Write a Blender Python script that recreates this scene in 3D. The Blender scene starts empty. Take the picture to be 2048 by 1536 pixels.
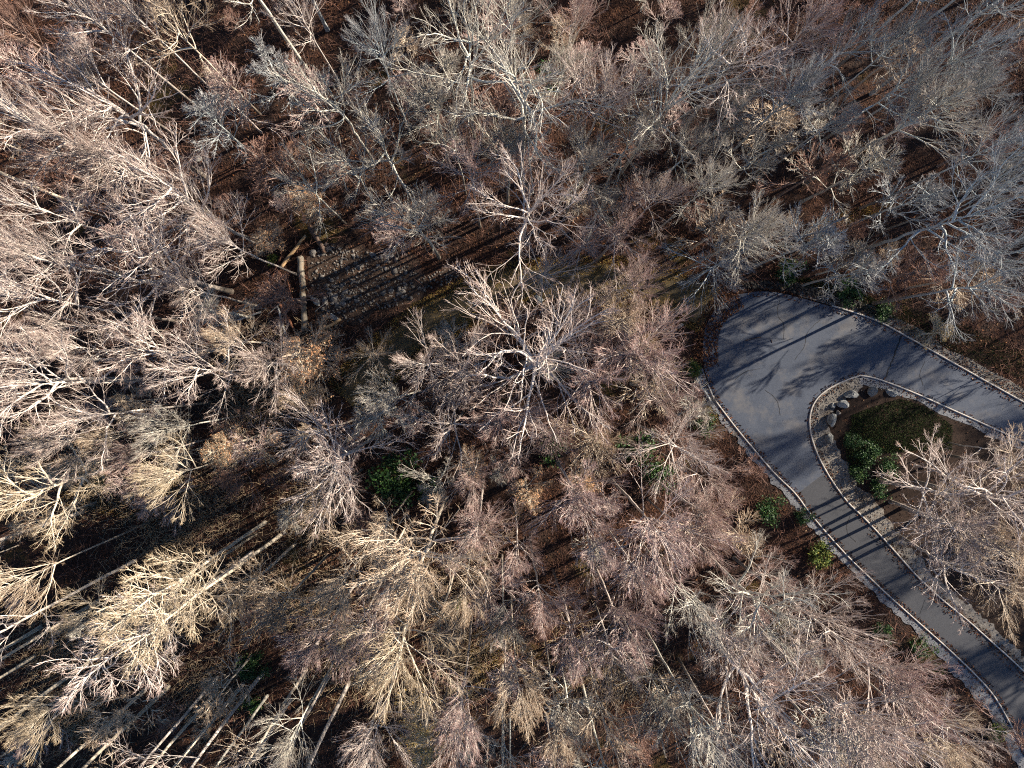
import bpy, bmesh, math, random
import numpy as np
from mathutils import Vector, Matrix, Euler
from mathutils.geometry import delaunay_2d_cdt

# ------------------------------------------------------------------ camera, world, sun, exposure
S = bpy.context.scene
R = math.radians
F_PX, CAM_H, NADIR = 1420.0, 57.0, (1000.0, 730.0)      # in photograph pixels (2048 x 1536), metres
cam_d = bpy.data.cameras.new('camera'); cam = bpy.data.objects.new('camera', cam_d)
S.collection.objects.link(cam); S.camera = cam
cam_d.sensor_width = 36; cam_d.lens = 36 * F_PX / 2048; cam_d.clip_end = 2000; cam_d.clip_start = 1
cam.location = (0, 0, CAM_H)
cam.rotation_euler = (-math.atan((768 - NADIR[1]) / F_PX), -math.atan((1024 - NADIR[0]) / F_PX), 0)

SUN_EL, SUN_AZ = 21.5, 26.0                              # azimuth: degrees anticlockwise from +X (picture right)
world = bpy.data.worlds.new('World'); S.world = world; world.use_nodes = True
wn = world.node_tree
sky = wn.nodes.new('ShaderNodeTexSky'); sky.sky_type = 'NISHITA'; sky.sun_disc = False
sky.sun_elevation = R(SUN_EL); sky.sun_rotation = R(90 - SUN_AZ)
sky.air_density = 1.0; sky.dust_density = 0.3; sky.ozone_density = 6.0
bg = wn.nodes['Background']; bg.inputs[1].default_value = 0.062
wn.links.new(sky.outputs[0], bg.inputs[0])
sun_d = bpy.data.lights.new('sun', 'SUN'); sun = bpy.data.objects.new('sun', sun_d)
S.collection.objects.link(sun)
sun_d.energy = 5.0; sun_d.angle = R(0.5); sun_d.color = (1.0, 0.88, 0.73)
sv = Vector((math.cos(R(SUN_EL)) * math.cos(R(SUN_AZ)), math.cos(R(SUN_EL)) * math.sin(R(SUN_AZ)), math.sin(R(SUN_EL))))
sun.rotation_euler = sv.to_track_quat('Z', 'Y').to_euler(); sun.location = sv * 150
S.view_settings.view_transform = 'Standard'; S.view_settings.look = 'None'
S.view_settings.gamma = 1; S.view_settings.exposure = 1.5
S.cycles.use_denoising = False; S.cycles.filter_width = 1.1; S.cycles.max_bounces = 4; S.cycles.diffuse_bounces = 1

# ------------------------------------------------------------------ helpers
rng = np.random.default_rng(7); random.seed(7)
C = S.collection
CM = cam.rotation_euler.to_matrix(); CO = Vector(cam.location)
def px(x, y, z=0.0):
    """photograph pixel -> point at height z on its viewing ray"""
    d = CM @ Vector(((x - 1024) / F_PX, -(y - 768) / F_PX, -1)); t = (z - CO.z) / d.z
    return CO + d * t
def p2(pts, z=0.0): return [tuple(px(x, y, z)[:2]) for x, y in pts]

def tag(o, label=None, cat=None, group=None, kind=None):
    if label: o['label'] = label
    if cat: o['category'] = cat
    if group: o['group'] = group
    if kind: o['kind'] = kind
    return o
def link(name, me, mat=None, parent=None):
    o = bpy.data.objects.new(name, me); C.objects.link(o)
    if parent: o.parent = parent
    if mat and not me.materials: me.materials.append(mat)
    return o
def empty(name, loc, rz=0.0):
    o = bpy.data.objects.new(name, None); C.objects.link(o); o.location = loc
    o.rotation_euler = (0, 0, rz); o.empty_display_size = 0.3; return o
def mesh_np(name, V, Q, mat=None, smooth=False, attrs=None):
    """V (n,3) floats, Q (m,k) face indices"""
    me = bpy.data.meshes.new(name); V = np.asarray(V, np.float32); Q = np.asarray(Q, np.int32); k = Q.shape[1]
    me.vertices.add(len(V)); me.vertices.foreach_set('co', V.ravel())
    me.loops.add(Q.size); me.loops.foreach_set('vertex_index', Q.ravel())
    me.polygons.add(len(Q)); me.polygons.foreach_set('loop_start', np.arange(0, Q.size, k, dtype=np.int32))
    me.polygons.foreach_set('loop_total', np.full(len(Q), k, np.int32))
    if smooth: me.polygons.foreach_set('use_smooth', np.ones(len(Q), bool))
    for nm, a in (attrs or {}).items():
        at = me.attributes.new(nm, 'FLOAT', 'POINT'); at.data.foreach_set('value', np.asarray(a, np.float32))
    me.update(calc_edges=True)
    if mat: me.materials.append(mat)
    return me

# ---- materials
def mat_new(name, rough=0.9, spec=0.2):
    m = bpy.data.materials.new(name); m.use_nodes = True; n = m.node_tree.nodes
    b = n['Principled BSDF']; b.inputs['Roughness'].default_value = rough
    b.inputs['Specular IOR Level'].default_value = spec
    return m, m.node_tree, b
def nd(t, typ, **kw):
    n = t.nodes.new(typ)
    for k, v in kw.items(): setattr(n, k, v)
    return n
def noise(t, vec, scale, detail=4, rough=0.6):
    n = nd(t, 'ShaderNodeTexNoise'); n.inputs['Scale'].default_value = scale
    n.inputs['Detail'].default_value = detail; n.inputs['Roughness'].default_value = rough
    if vec is not None: t.links.new(vec, n.inputs['Vector'])
    return n.outputs['Fac']
def ramp(t, fac, stops, interp='LINEAR'):
    n = nd(t, 'ShaderNodeValToRGB'); n.color_ramp.interpolation = interp; e = n.color_ramp.elements
    while len(e) > 1: e.remove(e[-1])
    e[0].position = stops[0][0]; e[0].color = (*stops[0][1], 1)
    for p, c in stops[1:]: q = e.new(p); q.color = (*c, 1)
    t.links.new(fac, n.inputs[0]); return n.outputs[0]
def mix(t, fac, a, b, mode='MIX'):
    n = nd(t, 'ShaderNodeMix', data_type='RGBA', blend_type=mode)
    for sock, v in ((n.inputs[0], fac), (n.inputs[6], a), (n.inputs[7], b)):
        if isinstance(v, (int, float)): sock.default_value = v
        elif isinstance(v, tuple): sock.default_value = (*v, 1)
        else: t.links.new(v, sock)
    return n.outputs[2]
def bump(t, b, h, strength=0.5, dist=0.05):
    n = nd(t, 'ShaderNodeBump'); n.inputs['Strength'].default_value = strength; n.inputs['Distance'].default_value = dist
    t.links.new(h, n.inputs['Height']); t.links.new(n.outputs[0], b.inputs['Normal'])
def gcoord(t): return nd(t, 'ShaderNodeNewGeometry').outputs['Position']
def ocoord(t): return nd(t, 'ShaderNodeTexCoord').outputs['Object']

def bark_mat(name, base, dark, thin, lichen=None):
    """pale bark on thick wood, its own colour on thin twigs (attribute 'thin' 0..1)"""
    m, t, b = mat_new(name, 0.88, 0.15); v = ocoord(t)
    mp = nd(t, 'ShaderNodeMapping'); mp.inputs['Scale'].default_value = (1, 1, .35); t.links.new(v, mp.inputs[0])
    n1 = noise(t, mp.outputs[0], 5.0, 6, .7)
    col = ramp(t, n1, [(.30, dark), (.50, base), (.75, tuple(min(1, c * 1.18) for c in base))])
    if lichen:
        n2 = noise(t, v, 1.6, 3, .6); f = ramp(t, n2, [(.52, (0, 0, 0)), (.62, (.75, .75, .75))]); col = mix(t, f, col, lichen)
    a = nd(t, 'ShaderNodeAttribute', attribute_name='thin')
    tw = ramp(t, noise(t, v, .9, 2), [(.35, tuple(c * .85 for c in thin)), (.65, tuple(min(1, c * 1.12) for c in thin))])
    col = mix(t, a.outputs['Fac'], col, tw)
    o_ = nd(t, 'ShaderNodeAttribute', attribute_name='old'); col = mix(t, o_.outputs['Fac'], col, ramp(t, n1, [(.35, (.07, .058, .048)), (.6, (.17, .145, .12)), (.75, (.24, .22, .18))]))  # darkens trunk feet: old bark, with shade near the ground painted in
    oi = nd(t, 'ShaderNodeObjectInfo'); r = ramp(t, oi.outputs['Random'], [(0, (.86, .84, .82)), (1, (1.0, 1.0, 1.0))])
    col = mix(t, 1.0, col, r, 'MULTIPLY'); t.links.new(col, b.inputs['Base Color'])
    bump(t, b, n1, .6, .03); return m
M = {}
M['pale'] = bark_mat('pale_bark', (.66, .595, .535), (.36, .31, .27), (.37, .275, .24))
M['grey'] = bark_mat('grey_bark', (.62, .60, .52), (.31, .30, .27), (.35, .30, .26), (.52, .55, .47))
M['pink'] = bark_mat('rosy_bark', (.62, .54, .485), (.31, .25, .22), (.39, .255, .23))
M['tan'] = bark_mat('tan_bark', (.65, .57, .46), (.33, .27, .20), (.43, .31, .21))
M['gold'] = bark_mat('straw_bark', (.68, .60, .475), (.36, .31, .23), (.47, .365, .24))
M['red'] = bark_mat('russet_twig', (.32, .23, .19), (.17, .115, .095), (.27, .15, .115))
M['cool'] = bark_mat('shaded_grey_bark', (.44, .47, .47), (.20, .215, .22), (.28, .265, .27), (.35, .44, .45))  # grey bark with the bluish upper right shade put into its colour

def island_mat(name, stops, rough=.85, trans=0.0, patch=None):
    """each separate leaf or blade takes its own colour"""
    m, t, b = mat_new(name, rough, .2); g = nd(t, 'ShaderNodeNewGeometry')
    col = ramp(t, g.outputs['Random Per Island'], stops)
    if patch:
        f = ramp(t, noise(t, g.outputs['Position'], patch[0], 3), [(.42, (0, 0, 0)), (.62, (1, 1, 1))]); col = mix(t, f, col, mix(t, 1.0, col, patch[1], 'MULTIPLY'))
    t.links.new(col, b.inputs['Base Color'])
    return m
M['litter'] = island_mat('fallen_leaf', [(0, (.035, .016, .011)), (.35, (.07, .028, .016)), (.6, (.13, .052, .024)), (.8, (.06, .038, .026)), (.92, (.27, .105, .035)), (1, (.30, .20, .11))], patch=(.12, (.6, .6, .65)))
M['green'] = island_mat('evergreen_leaf', [(0, (.012, .03, .012)), (.5, (.022, .055, .016)), (.85, (.04, .09, .022)), (1, (.09, .12, .03))], .5)
M['lime'] = island_mat('yellow_green_leaf', [(0, (.035, .06, .015)), (.6, (.075, .11, .02)), (1, (.2, .18, .035))], .6)
M['beech'] = island_mat('dry_beech_leaf', [(0, (.34, .16, .08)), (.5, (.50, .27, .14)), (1, (.60, .40, .24))], .7)
M['yellow'] = island_mat('yellow_leaf', [(0, (.40, .24, .06)), (.5, (.56, .38, .10)), (1, (.62, .48, .2))], .7)
M['straw'] = island_mat('dry_grass', [(0, (.22, .14, .04)), (.5, (.42, .28, .08)), (1, (.52, .38, .14))], .8)
M['grass'] = island_mat('green_grass', [(0, (.018, .035, .01)), (.6, (.032, .062, .014)), (1, (.09, .10, .03))], .8)

def ground_mat():
    m, t, b = mat_new('forest_floor', .95, .1); v = gcoord(t)
    vo = nd(t, 'ShaderNodeTexVoronoi'); vo.inputs['Scale'].default_value = 9; t.links.new(v, vo.inputs['Vector'])
    leaf = ramp(t, vo.outputs['Color'], [(.1, (.014, .008, .006)), (.4, (.034, .017, .012)), (.7, (.06, .028, .017)), (.95, (.10, .05, .026))])
    soil = ramp(t, noise(t, v, 2.2, 6), [(.3, (.012, .009, .008)), (.7, (.045, .028, .021))])
    f = ramp(t, noise(t, v, .35, 5), [(.40, (0, 0, 0)), (.62, (1, 1, 1))]); col = mix(t, f, leaf, soil)
    mo = ramp(t, noise(t, v, .16, 4), [(.60, (0, 0, 0)), (.70, (.7, .7, .7))]); col = mix(t, mo, col, (.10, .075, .02))
    t.links.new(col, b.inputs['Base Color']); bump(t, b, vo.outputs['Distance'], .8, .06); return m
M['ground'] = ground_mat()
def surf(name, stops, s1, s2, rough=.9, bstr=.5, bdist=.02, spec=.25, vor=None, vstops=None, stain=None):
    m, t, b = mat_new(name, rough, spec); v = gcoord(t)
    col = ramp(t, noise(t, v, s1, 6, .65), stops)
    if vor:
        vo = nd(t, 'ShaderNodeTexVoronoi'); vo.inputs['Scale'].default_value = vor; t.links.new(v, vo.inputs['Vector'])
        col = mix(t, .6, col, ramp(t, vo.outputs['Color'], vstops))
    if stain:
        f = ramp(t, noise(t, v, stain[0], 5, .7), [(stain[1], (0, 0, 0)), (stain[2], (1, 1, 1))]); col = mix(t, f, col, stain[3])
    t.links.new(col, b.inputs['Base Color']); bump(t, b, noise(t, v, s2, 3), bstr, bdist); return m
M['asphalt'] = surf('weathered_asphalt', [(.3, (.026, .037, .062)), (.5, (.041, .054, .082)), (.7, (.066, .079, .105))], .55, 40, .8, .4, .01, .35, 30, [(0, (.026, .033, .05)), (1, (.095, .11, .135))], (.45, .50, .66, (.105, .105, .11)))
M['asphalt2'] = surf('newer_asphalt', [(.3, (.020, .025, .038)), (.7, (.036, .042, .057))], .8, 40, .8, .4, .01, .35, 30, [(0, (.03, .03, .032)), (1, (.09, .09, .09))])
M['tar'] = surf('tar_seal', [(0, (.012, .012, .013)), (1, (.02, .02, .02))], 3, 30, .6)
M['kerb'] = surf('concrete_kerb', [(.3, (.28, .26, .23)), (.6, (.44, .41, .37)), (.8, (.52, .48, .42))], 3, 60, .9, .3, .005)
M['gravel'] = surf('crushed_gravel', [(.3, (.10, .105, .115)), (.7, (.19, .195, .205))], 1.2, 30, .95, .8, .03, .2, 14, [(0, (.06, .064, .072)), (1, (.27, .275, .285))], (.5, .56, .7, (.10, .075, .05)))
M['gravel2'] = surf('dirty_gravel', [(.3, (.10, .09, .075)), (.7, (.20, .18, .15))], 1.2, 30, .95, .8, .03, .2, 12, [(0, (.05, .045, .04)), (1, (.34, .31, .27))], (.6, .5, .66, (.055, .04, .028)))
M['track'] = surf('packed_dirt', [(.3, (.05, .042, .03)), (.55, (.085, .068, .042)), (.75, (.14, .10, .05))], .8, 14, .95, .6, .03, .1, 16, [(0, (.035, .03, .022)), (1, (.15, .115, .065))])
M['stonebed'] = surf('stony_soil', [(.3, (.016, .011, .009)), (.7, (.06, .038, .028))], 1.5, 12, .95, .8, .05, .1, 7, [(0, (.012, .01, .009)), (1, (.11, .075, .055))])
M['ditch'] = surf('wet_black_soil', [(.3, (.008, .007, .007)), (.7, (.03, .024, .02))], 2, 12, .9, .8, .05)
M['soil'] = surf('dark_mulch', [(.3, (.012, .009, .008)), (.6, (.028, .019, .015)), (.8, (.045, .03, .02))], 1.3, 14, .95, .8, .04, .1, 12, [(0, (.01, .008, .007)), (1, (.055, .034, .024))])
def rock_mat(name, a, b_, c):
    m, t, b = mat_new(name, .85, .25); v = ocoord(t)
    n1 = noise(t, v, 3.5, 8, .7); col = ramp(t, n1, [(.3, a), (.5, b_), (.7, c)])
    sp = ramp(t, noise(t, v, 22, 3), [(.45, (.7, .7, .72)), (.62, (1.25, 1.22, 1.15))]); col = mix(t, 1.0, col, sp, 'MULTIPLY')
    oi = nd(t, 'ShaderNodeObjectInfo'); col = mix(t, 1.0, col, ramp(t, oi.outputs['Random'], [(0, (.65, .63, .6)), (1, (1.05, 1.03, 1.0))]), 'MULTIPLY')
    t.links.new(col, b.inputs['Base Color']); bump(t, b, noise(t, v, 9, 6), .7, .05); return m
M['rock'] = rock_mat('grey_boulder', (.12, .125, .125), (.27, .285, .28), (.44, .45, .43))
M['rock2'] = rock_mat('field_stone', (.09, .085, .085), (.20, .19, .18), (.36, .34, .31))
M['rock3'] = rock_mat('dark_riprap', (.02, .02, .02), (.05, .048, .045), (.10, .09, .08))
def wood_mat(name, a, b_, c, moss=None):
    m, t, b = mat_new(name, .9, .15); v = ocoord(t); mp = nd(t, 'ShaderNodeMapping')
    mp.inputs['Scale'].default_value = (14, 14, 1.2); t.links.new(v, mp.inputs[0])
    n = noise(t, mp.outputs[0], 1.2, 6, .7); col = ramp(t, n, [(.3, a), (.5, b_), (.72, c)])
    if moss:
        f = ramp(t, noise(t, v, 1.3, 4), [(.5, (0, 0, 0)), (.62, (.9, .9, .9))]); col = mix(t, f, col, moss)
    t.links.new(col, b.inputs['Base Color']); bump(t, b, n, .8, .03); return m
M['log_tan'] = wood_mat('split_tan_wood', (.16, .09, .045), (.38, .25, .13), (.58, .44, .28))
M['log_pale'] = wood_mat('weathered_log_bark', (.07, .06, .05), (.17, .15, .12), (.27, .24, .19), (.15, .08, .035))
M['log_red'] = wood_mat('red_brown_wood', (.07, .03, .02), (.19, .085, .05), (.32, .16, .09))
M['log_brown'] = wood_mat('dark_log_bark', (.03, .022, .018), (.10, .07, .055), (.19, .14, .11), (.20, .09, .04))
M['log_grey'] = wood_mat('silver_log', (.14, .14, .135), (.33, .33, .31), (.50, .50, .47))

# ------------------------------------------------------------------ layout of the setting (photograph pixels on the ground)
OUT_EDGE = [(1476,589),(1515,582),(1553,584),(1599,595),(1649,609),(1716,629),(1759,645),(1796,665),(1866,705),(1949,752),(2048,807),(2180,880),(2420,1010)]
IN_EDGE_R = [(2420,1080),(2180,950),(2048,882),(1966,845),(1886,809),(1826,782),(1766,759),(1738,751),(1719,749)]
ISL_L = [(1719,749),(1686,760),(1649,779),(1626,802),(1616,832),(1618,865),(1629,902),(1649,942),(1673,979),(1696,1009),(1713,1024),(1743,1054),(1773,1087),(1803,1121),(1839,1161),(1886,1204),(1933,1241),(1966,1271),(2048,1344),(2150,1450),(2240,1600)]
DRV_L = [(1408,735),(1424,789),(1446,819),(1479,862),(1519,909),(1553,949),(1593,985),(1619,1024),(1686,1101),(1733,1147),(1786,1197),(1839,1244),(1899,1297),(1959,1354),(1993,1394),(2019,1441),(2048,1497),(2085,1570),(2110,1660)]
TIP = [(1408,735),(1405,700),(1408,660),(1425,625),(1448,604),(1476,589)]
def smooth_line(pts, n=3):
    P = np.array(pts, float)
    for _ in range(n):
        Q = np.empty((2 * len(P) - 2, 2)); Q[0::2] = P[:-1] * .75 + P[1:] * .25; Q[1::2] = P[:-1] * .25 + P[1:] * .75
        P = np.vstack([P[:1], Q, P[-1:]])
    return P
def resamp(P, step):
    P = np.asarray(P, float); d = np.r_[0, np.cumsum(np.linalg.norm(np.diff(P, axis=0), axis=1))]
    s = np.linspace(0, d[-1], max(2, int(d[-1] / step) + 1)); return np.c_[np.interp(s, d, P[:, 0]), np.interp(s, d, P[:, 1])]
W = lambda pts, step=.35: resamp(smooth_line(p2(pts), 2), step)      # pixel polyline -> smooth metric polyline
out_e, in_r, isl_l, drv_l, tip_e = W(OUT_EDGE), W(IN_EDGE_R), W(ISL_L), W(DRV_L), W(TIP)
JOINT_L, JOINT_R = px(1593, 985), px(1650, 945)
ROAD = np.vstack([out_e, in_r, isl_l[1:], drv_l[::-1], tip_e[1:-1]])
TRACK_C = W([(690,800),(745,735),(800,690),(860,645),(940,600),(1010,575),(1090,562),(1180,560),(1260,562),(1340,580),(1420,620)], .5)
ISLAND = np.vstack([in_r, isl_l[1:], p2([(2420, 1600)])])

def seg_dist(P, L):
    """distance of points P (n,2) to polyline L (m,2)"""
    P = np.asarray(P, float); out = np.full(len(P), 1e9)
    for a, b in zip(L[:-1], L[1:]):
        ab = b - a; t = np.clip(((P - a) @ ab) / max(ab @ ab, 1e-9), 0, 1)
        out = np.minimum(out, np.hypot(*(P - a - t[:, None] * ab).T))
    return out
def inside(P, poly):
    P = np.asarray(P, float); c = np.zeros(len(P), bool); a = poly; b = np.roll(poly, -1, 0)
    for (x1, y1), (x2, y2) in zip(a, b):
        k = ((y1 > P[:, 1]) != (y2 > P[:, 1]))
        c ^= k & (P[:, 0] < (x2 - x1) * (P[:, 1] - y1) / (y2 - y1 + 1e-12) + x1)
    return c
road_c = resamp(np.vstack([ROAD, ROAD[:1]]), 1.0)
def sst(e0, e1, x): t = np.clip((x - e0) / (e1 - e0), 0, 1); return t * t * (3 - 2 * t)
_ph = rng.uniform(0, 6.28, (9, 2)); _fr = rng.uniform(.05, .55, (9, 2)) * rng.choice([-1, 1], (9, 2))
def hz(P):
    """terrain height"""
    P = np.atleast_2d(np.asarray(P, float)); h = np.zeros(len(P))
    for (a, b), (f, g) in zip(_ph, _fr): h += np.sin(P[:, 0] * f + a) * np.cos(P[:, 1] * g + b) / (1 + 6 * (abs(f) + abs(g)))
    d = seg_dist(P, road_c); d = np.where(inside(P, ROAD), 0, d)
    dt = seg_dist(P, TRACK_C)
    w = sst(.6, 5, d) * (.25 + .75 * sst(1, 4, dt))
    return h * .55 * w - .035
def hz1(x, y): return float(hz([(x, y)])[0])

def sheet(name, poly, off, mat, step=.5, parent=None, flat=None):
    """a sheet over the terrain filling a metric outline"""
    poly = np.asarray(poly, float); lo, hi = poly.min(0), poly.max(0)
    gx, gy = np.meshgrid(np.arange(lo[0], hi[0], step), np.arange(lo[1], hi[1], step)); G = np.c_[gx.ravel(), gy.ravel()]
    G = G + rng.uniform(-.1, .1, G.shape) * step
    G = G[inside(G, poly)]; G = G[seg_dist(G, np.vstack([poly, poly[:1]])) > step * .4] if len(G) else G
    n = len(poly); vs = [Vector(p) for p in poly] + [Vector(p) for p in G]
    v, e, f, *_ = delaunay_2d_cdt(vs, [(i, (i + 1) % n) for i in range(n)], [], 1, 1e-5)
    XY = np.array([tuple(q) for q in v]); Z = (hz(XY) if flat is None else np.full(len(XY), flat)) + off
    f = [q if (XY[q[1]] - XY[q[0]])[0] * (XY[q[2]] - XY[q[0]])[1] - (XY[q[1]] - XY[q[0]])[1] * (XY[q[2]] - XY[q[0]])[0] > 0 else q[::-1] for q in f]
    me = mesh_np(name, np.c_[XY, Z], np.array(f), mat, True)
    return link(name, me, parent=parent)
def ragged(poly, amp, step=.4):
    P = resamp(np.vstack([poly, poly[:1]]), step)[:-1]; c = P.mean(0); k = len(P)
    n = np.interp(np.arange(k), np.arange(0, k + 3, 3), rng.normal(0, 1, len(np.arange(0, k + 3, 3)))); d = P - np.roll(P, 1, 0)
    nr = np.c_[d[:, 1], -d[:, 0]]; nr /= np.linalg.norm(nr, axis=1)[:, None] + 1e-9; return P + nr * (n * amp)[:, None]
def offset_line(L, d):
    t = np.gradient(np.asarray(L), axis=0); t /= np.linalg.norm(t, axis=1)[:, None] + 1e-9
    return L + np.c_[-t[:, 1], t[:, 0]] * (d if np.isscalar(d) else np.asarray(d)[:, None])
def profile(name, L, prof, mat, parent=None, zf=None):
    """sweep a cross-section [(side, z)...] along a polyline"""
    rows = []; t = np.gradient(L, axis=0); t /= np.linalg.norm(t, axis=1)[:, None]; nr = np.c_[-t[:, 1], t[:, 0]]
    jit = rng.normal(0, .006, len(L))
    for s, z in prof: rows.append(np.c_[L + nr * s, np.full(len(L), z) + jit])
    k, n = len(prof), len(L); V = np.stack(rows, 1).reshape(-1, 3); Q = []
    for i in range(n - 1):
        for j in range(k - 1): Q.append((i * k + j, (i + 1) * k + j, (i + 1) * k + j + 1, i * k + j + 1))
    me = mesh_np(name, V, Q, mat); bm = bmesh.new(); bm.from_mesh(me); bmesh.ops.recalc_face_normals(bm, faces=bm.faces); bm.to_mesh(me); bm.free()
    return link(name, me, parent=parent)

# ------------------------------------------------------------------ ground, road, track, island
ax = np.r_[-700, -400, -250, -160, -110, -80, -64, np.arange(-54, 54.1, .5), 64, 80, 110, 160, 250, 400, 700]
ay = np.r_[-700, -400, -250, -160, -110, -80, -62, -52, np.arange(-42, 42.1, .5), 52, 62, 80, 110, 160, 250, 400, 700]
gx, gy = np.meshgrid(ax, ay); GP = np.c_[gx.ravel(), gy.ravel()]; nx = len(ax)
core = (np.abs(GP[:, 0]) < 120) & (np.abs(GP[:, 1]) < 110); gz = np.full(len(GP), -.035); gz[core] = hz(GP[core])
ins = inside(GP, ROAD) | (seg_dist(GP, road_c) < .6); gz[ins] -= .05
ii = (np.arange(len(ay) - 1)[:, None] * nx + np.arange(nx - 1)).ravel()
ground = link('ground', mesh_np('ground', np.c_[GP, gz], np.c_[ii, ii + 1, ii + nx + 1, ii + nx], M['ground'], True)); tag(ground, kind='structure')

# the road: the weathered hairpin and the darker drive below the joint
jl = int(np.argmin(np.hypot(*(drv_l - np.array(JOINT_L[:2])).T))); jr = int(np.argmin(np.hypot(*(isl_l - np.array(JOINT_R[:2])).T)))
HAIR = np.vstack([out_e, in_r, isl_l[1:jr + 1], drv_l[:jl + 1][::-1], tip_e[1:-1]])
DRIVE = np.vstack([drv_l[jl:], isl_l[jr:][::-1]])
road = sheet('road', HAIR, 0, M['asphalt'], 1.0, flat=0.0); tag(road, kind='structure')
drive = sheet('driveway', DRIVE, 0, M['asphalt2'], 1.0, flat=0.0); tag(drive, kind='structure')
def strip(name, pts, w, z, mat, parent):
    L = resamp(smooth_line(p2(pts), 1), .25); L = L + rng.normal(0, .02, L.shape); ww = w * rng.uniform(.5, 1.2, len(L)) / 2
    a, b = offset_line(L, ww), offset_line(L, -ww); n = len(L); V = np.r_[np.c_[a, np.full(n, z)], np.c_[b, np.full(n, z)]]
    Q = [(i + n, i + 1 + n, i + 1, i) for i in range(n - 1)]; return link(name, mesh_np(name, V, Q, mat), parent=parent)
strip('tar_seam', [(1802,672),(1790,708),(1779,734),(1771,757)], .13, .005, M['tar'], road)
strip('crack', [(1455,610),(1436,650),(1424,680),(1414,715)], .07, .005, M['tar'], road)
strip('crack', [(1651,779),(1640,792),(1632,806),(1624,830)], .05, .005, M['tar'], road)
for pts in ([(1560,600),(1552,628),(1570,650),(1566,680)],[(1640,640),(1610,668),(1612,690),(1590,720)],[(1530,780),(1556,800),(1560,830)],[(1850,722),(1838,748),(1846,770)],[(1470,760),(1490,742),(1520,738)]): strip('crack', pts, .045, .005, M['tar'], road)
for pts in ([(1700,1030),(1690,1062),(1712,1085)],[(1850,1200),(1840,1228)]): strip('crack', pts, .05, .005, M['tar'], drive)
# kerbs
K = [(-.06, -.12), (-.055, .05), (-.04, .07), (.04, .07), (.055, .05), (.06, -.12)]
for sd, L in ((1, in_r), (1, isl_l), (-1, drv_l[4:]), (1, out_e[22:])):
    tag(profile('kerb', offset_line(L, .08 * sd), K, M['kerb']), kind='structure')
# gravel shoulders
def band(L, d0, d1, name, off, mat, rag=.12):
    a = offset_line(L, d0); b = offset_line(L, d1 + rng.normal(0, rag, len(L)) if not np.isscalar(d1) else d1 + np.convolve(rng.normal(0, rag, len(L)), np.ones(5) / 3, 'same'))
    o = sheet(name, np.vstack([a, b[::-1]]), off, mat, .6); tag(o, kind='structure'); return o
nL = len(drv_l); wd = np.interp(np.linspace(0, 1, nL), [0, .2, .35, .55, .7, .85, 1], [.55, .8, .75, .9, 1.5, 1.3, .8])
band(drv_l, -.1, -.1 - wd * .8, 'gravel_shoulder', .022, M['gravel'])
band(out_e[14:], .1, 1.0, 'gravel_shoulder', .022, M['gravel2'])
nI = len(isl_l); wi = np.interp(np.linspace(0, 1, nI), [0, .04, .12, .22, .3, .4, .5, .75, 1], [.9, 1.3, 1.55, 1.6, 1.5, 1.1, .9, .9, .8])
isl = sheet('island_bed', ISLAND, .016, M['soil'], .8); tag(isl, kind='structure')
band(isl_l, .1, .2 + wi, 'island_gravel', .03, M['gravel2'])
band(in_r, .1, .75, 'island_gravel', .036, M['gravel'])
# dirt track
wt = np.interp(np.linspace(0, 1, len(TRACK_C)), [0, .15, .5, .8, 1], [.9, 1.2, 1.3, 1.35, 1.4])
trk = sheet('dirt_track', ragged(np.vstack([offset_line(TRACK_C, wt), offset_line(TRACK_C, -wt)[::-1]]), .12), .014, M['track'], .5); tag(trk, kind='structure')
# stony bed left of the track and the black ditch above the road
STONES = np.array(p2([(618,505),(640,488),(668,486),(700,500),(745,505),(775,500),(812,530),(850,548),(905,535),(935,540),(905,562),(850,580),(800,612),(752,622),(728,645),(700,640),(672,662),(648,640),(630,610),(620,560)]))
bed = sheet('stone_bed', ragged(STONES, .45, .5), .018, M['stonebed'], .5); tag(bed, kind='structure')
DITCH = np.array(p2([(1478,568),(1530,562),(1590,566),(1650,580),(1715,602),(1760,632),(1720,622),(1650,602),(1598,588),(1550,577),(1500,578)]))
dit = sheet('ditch', ragged(DITCH, .08), .02, M['ditch'], .4); tag(dit, kind='structure')

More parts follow.
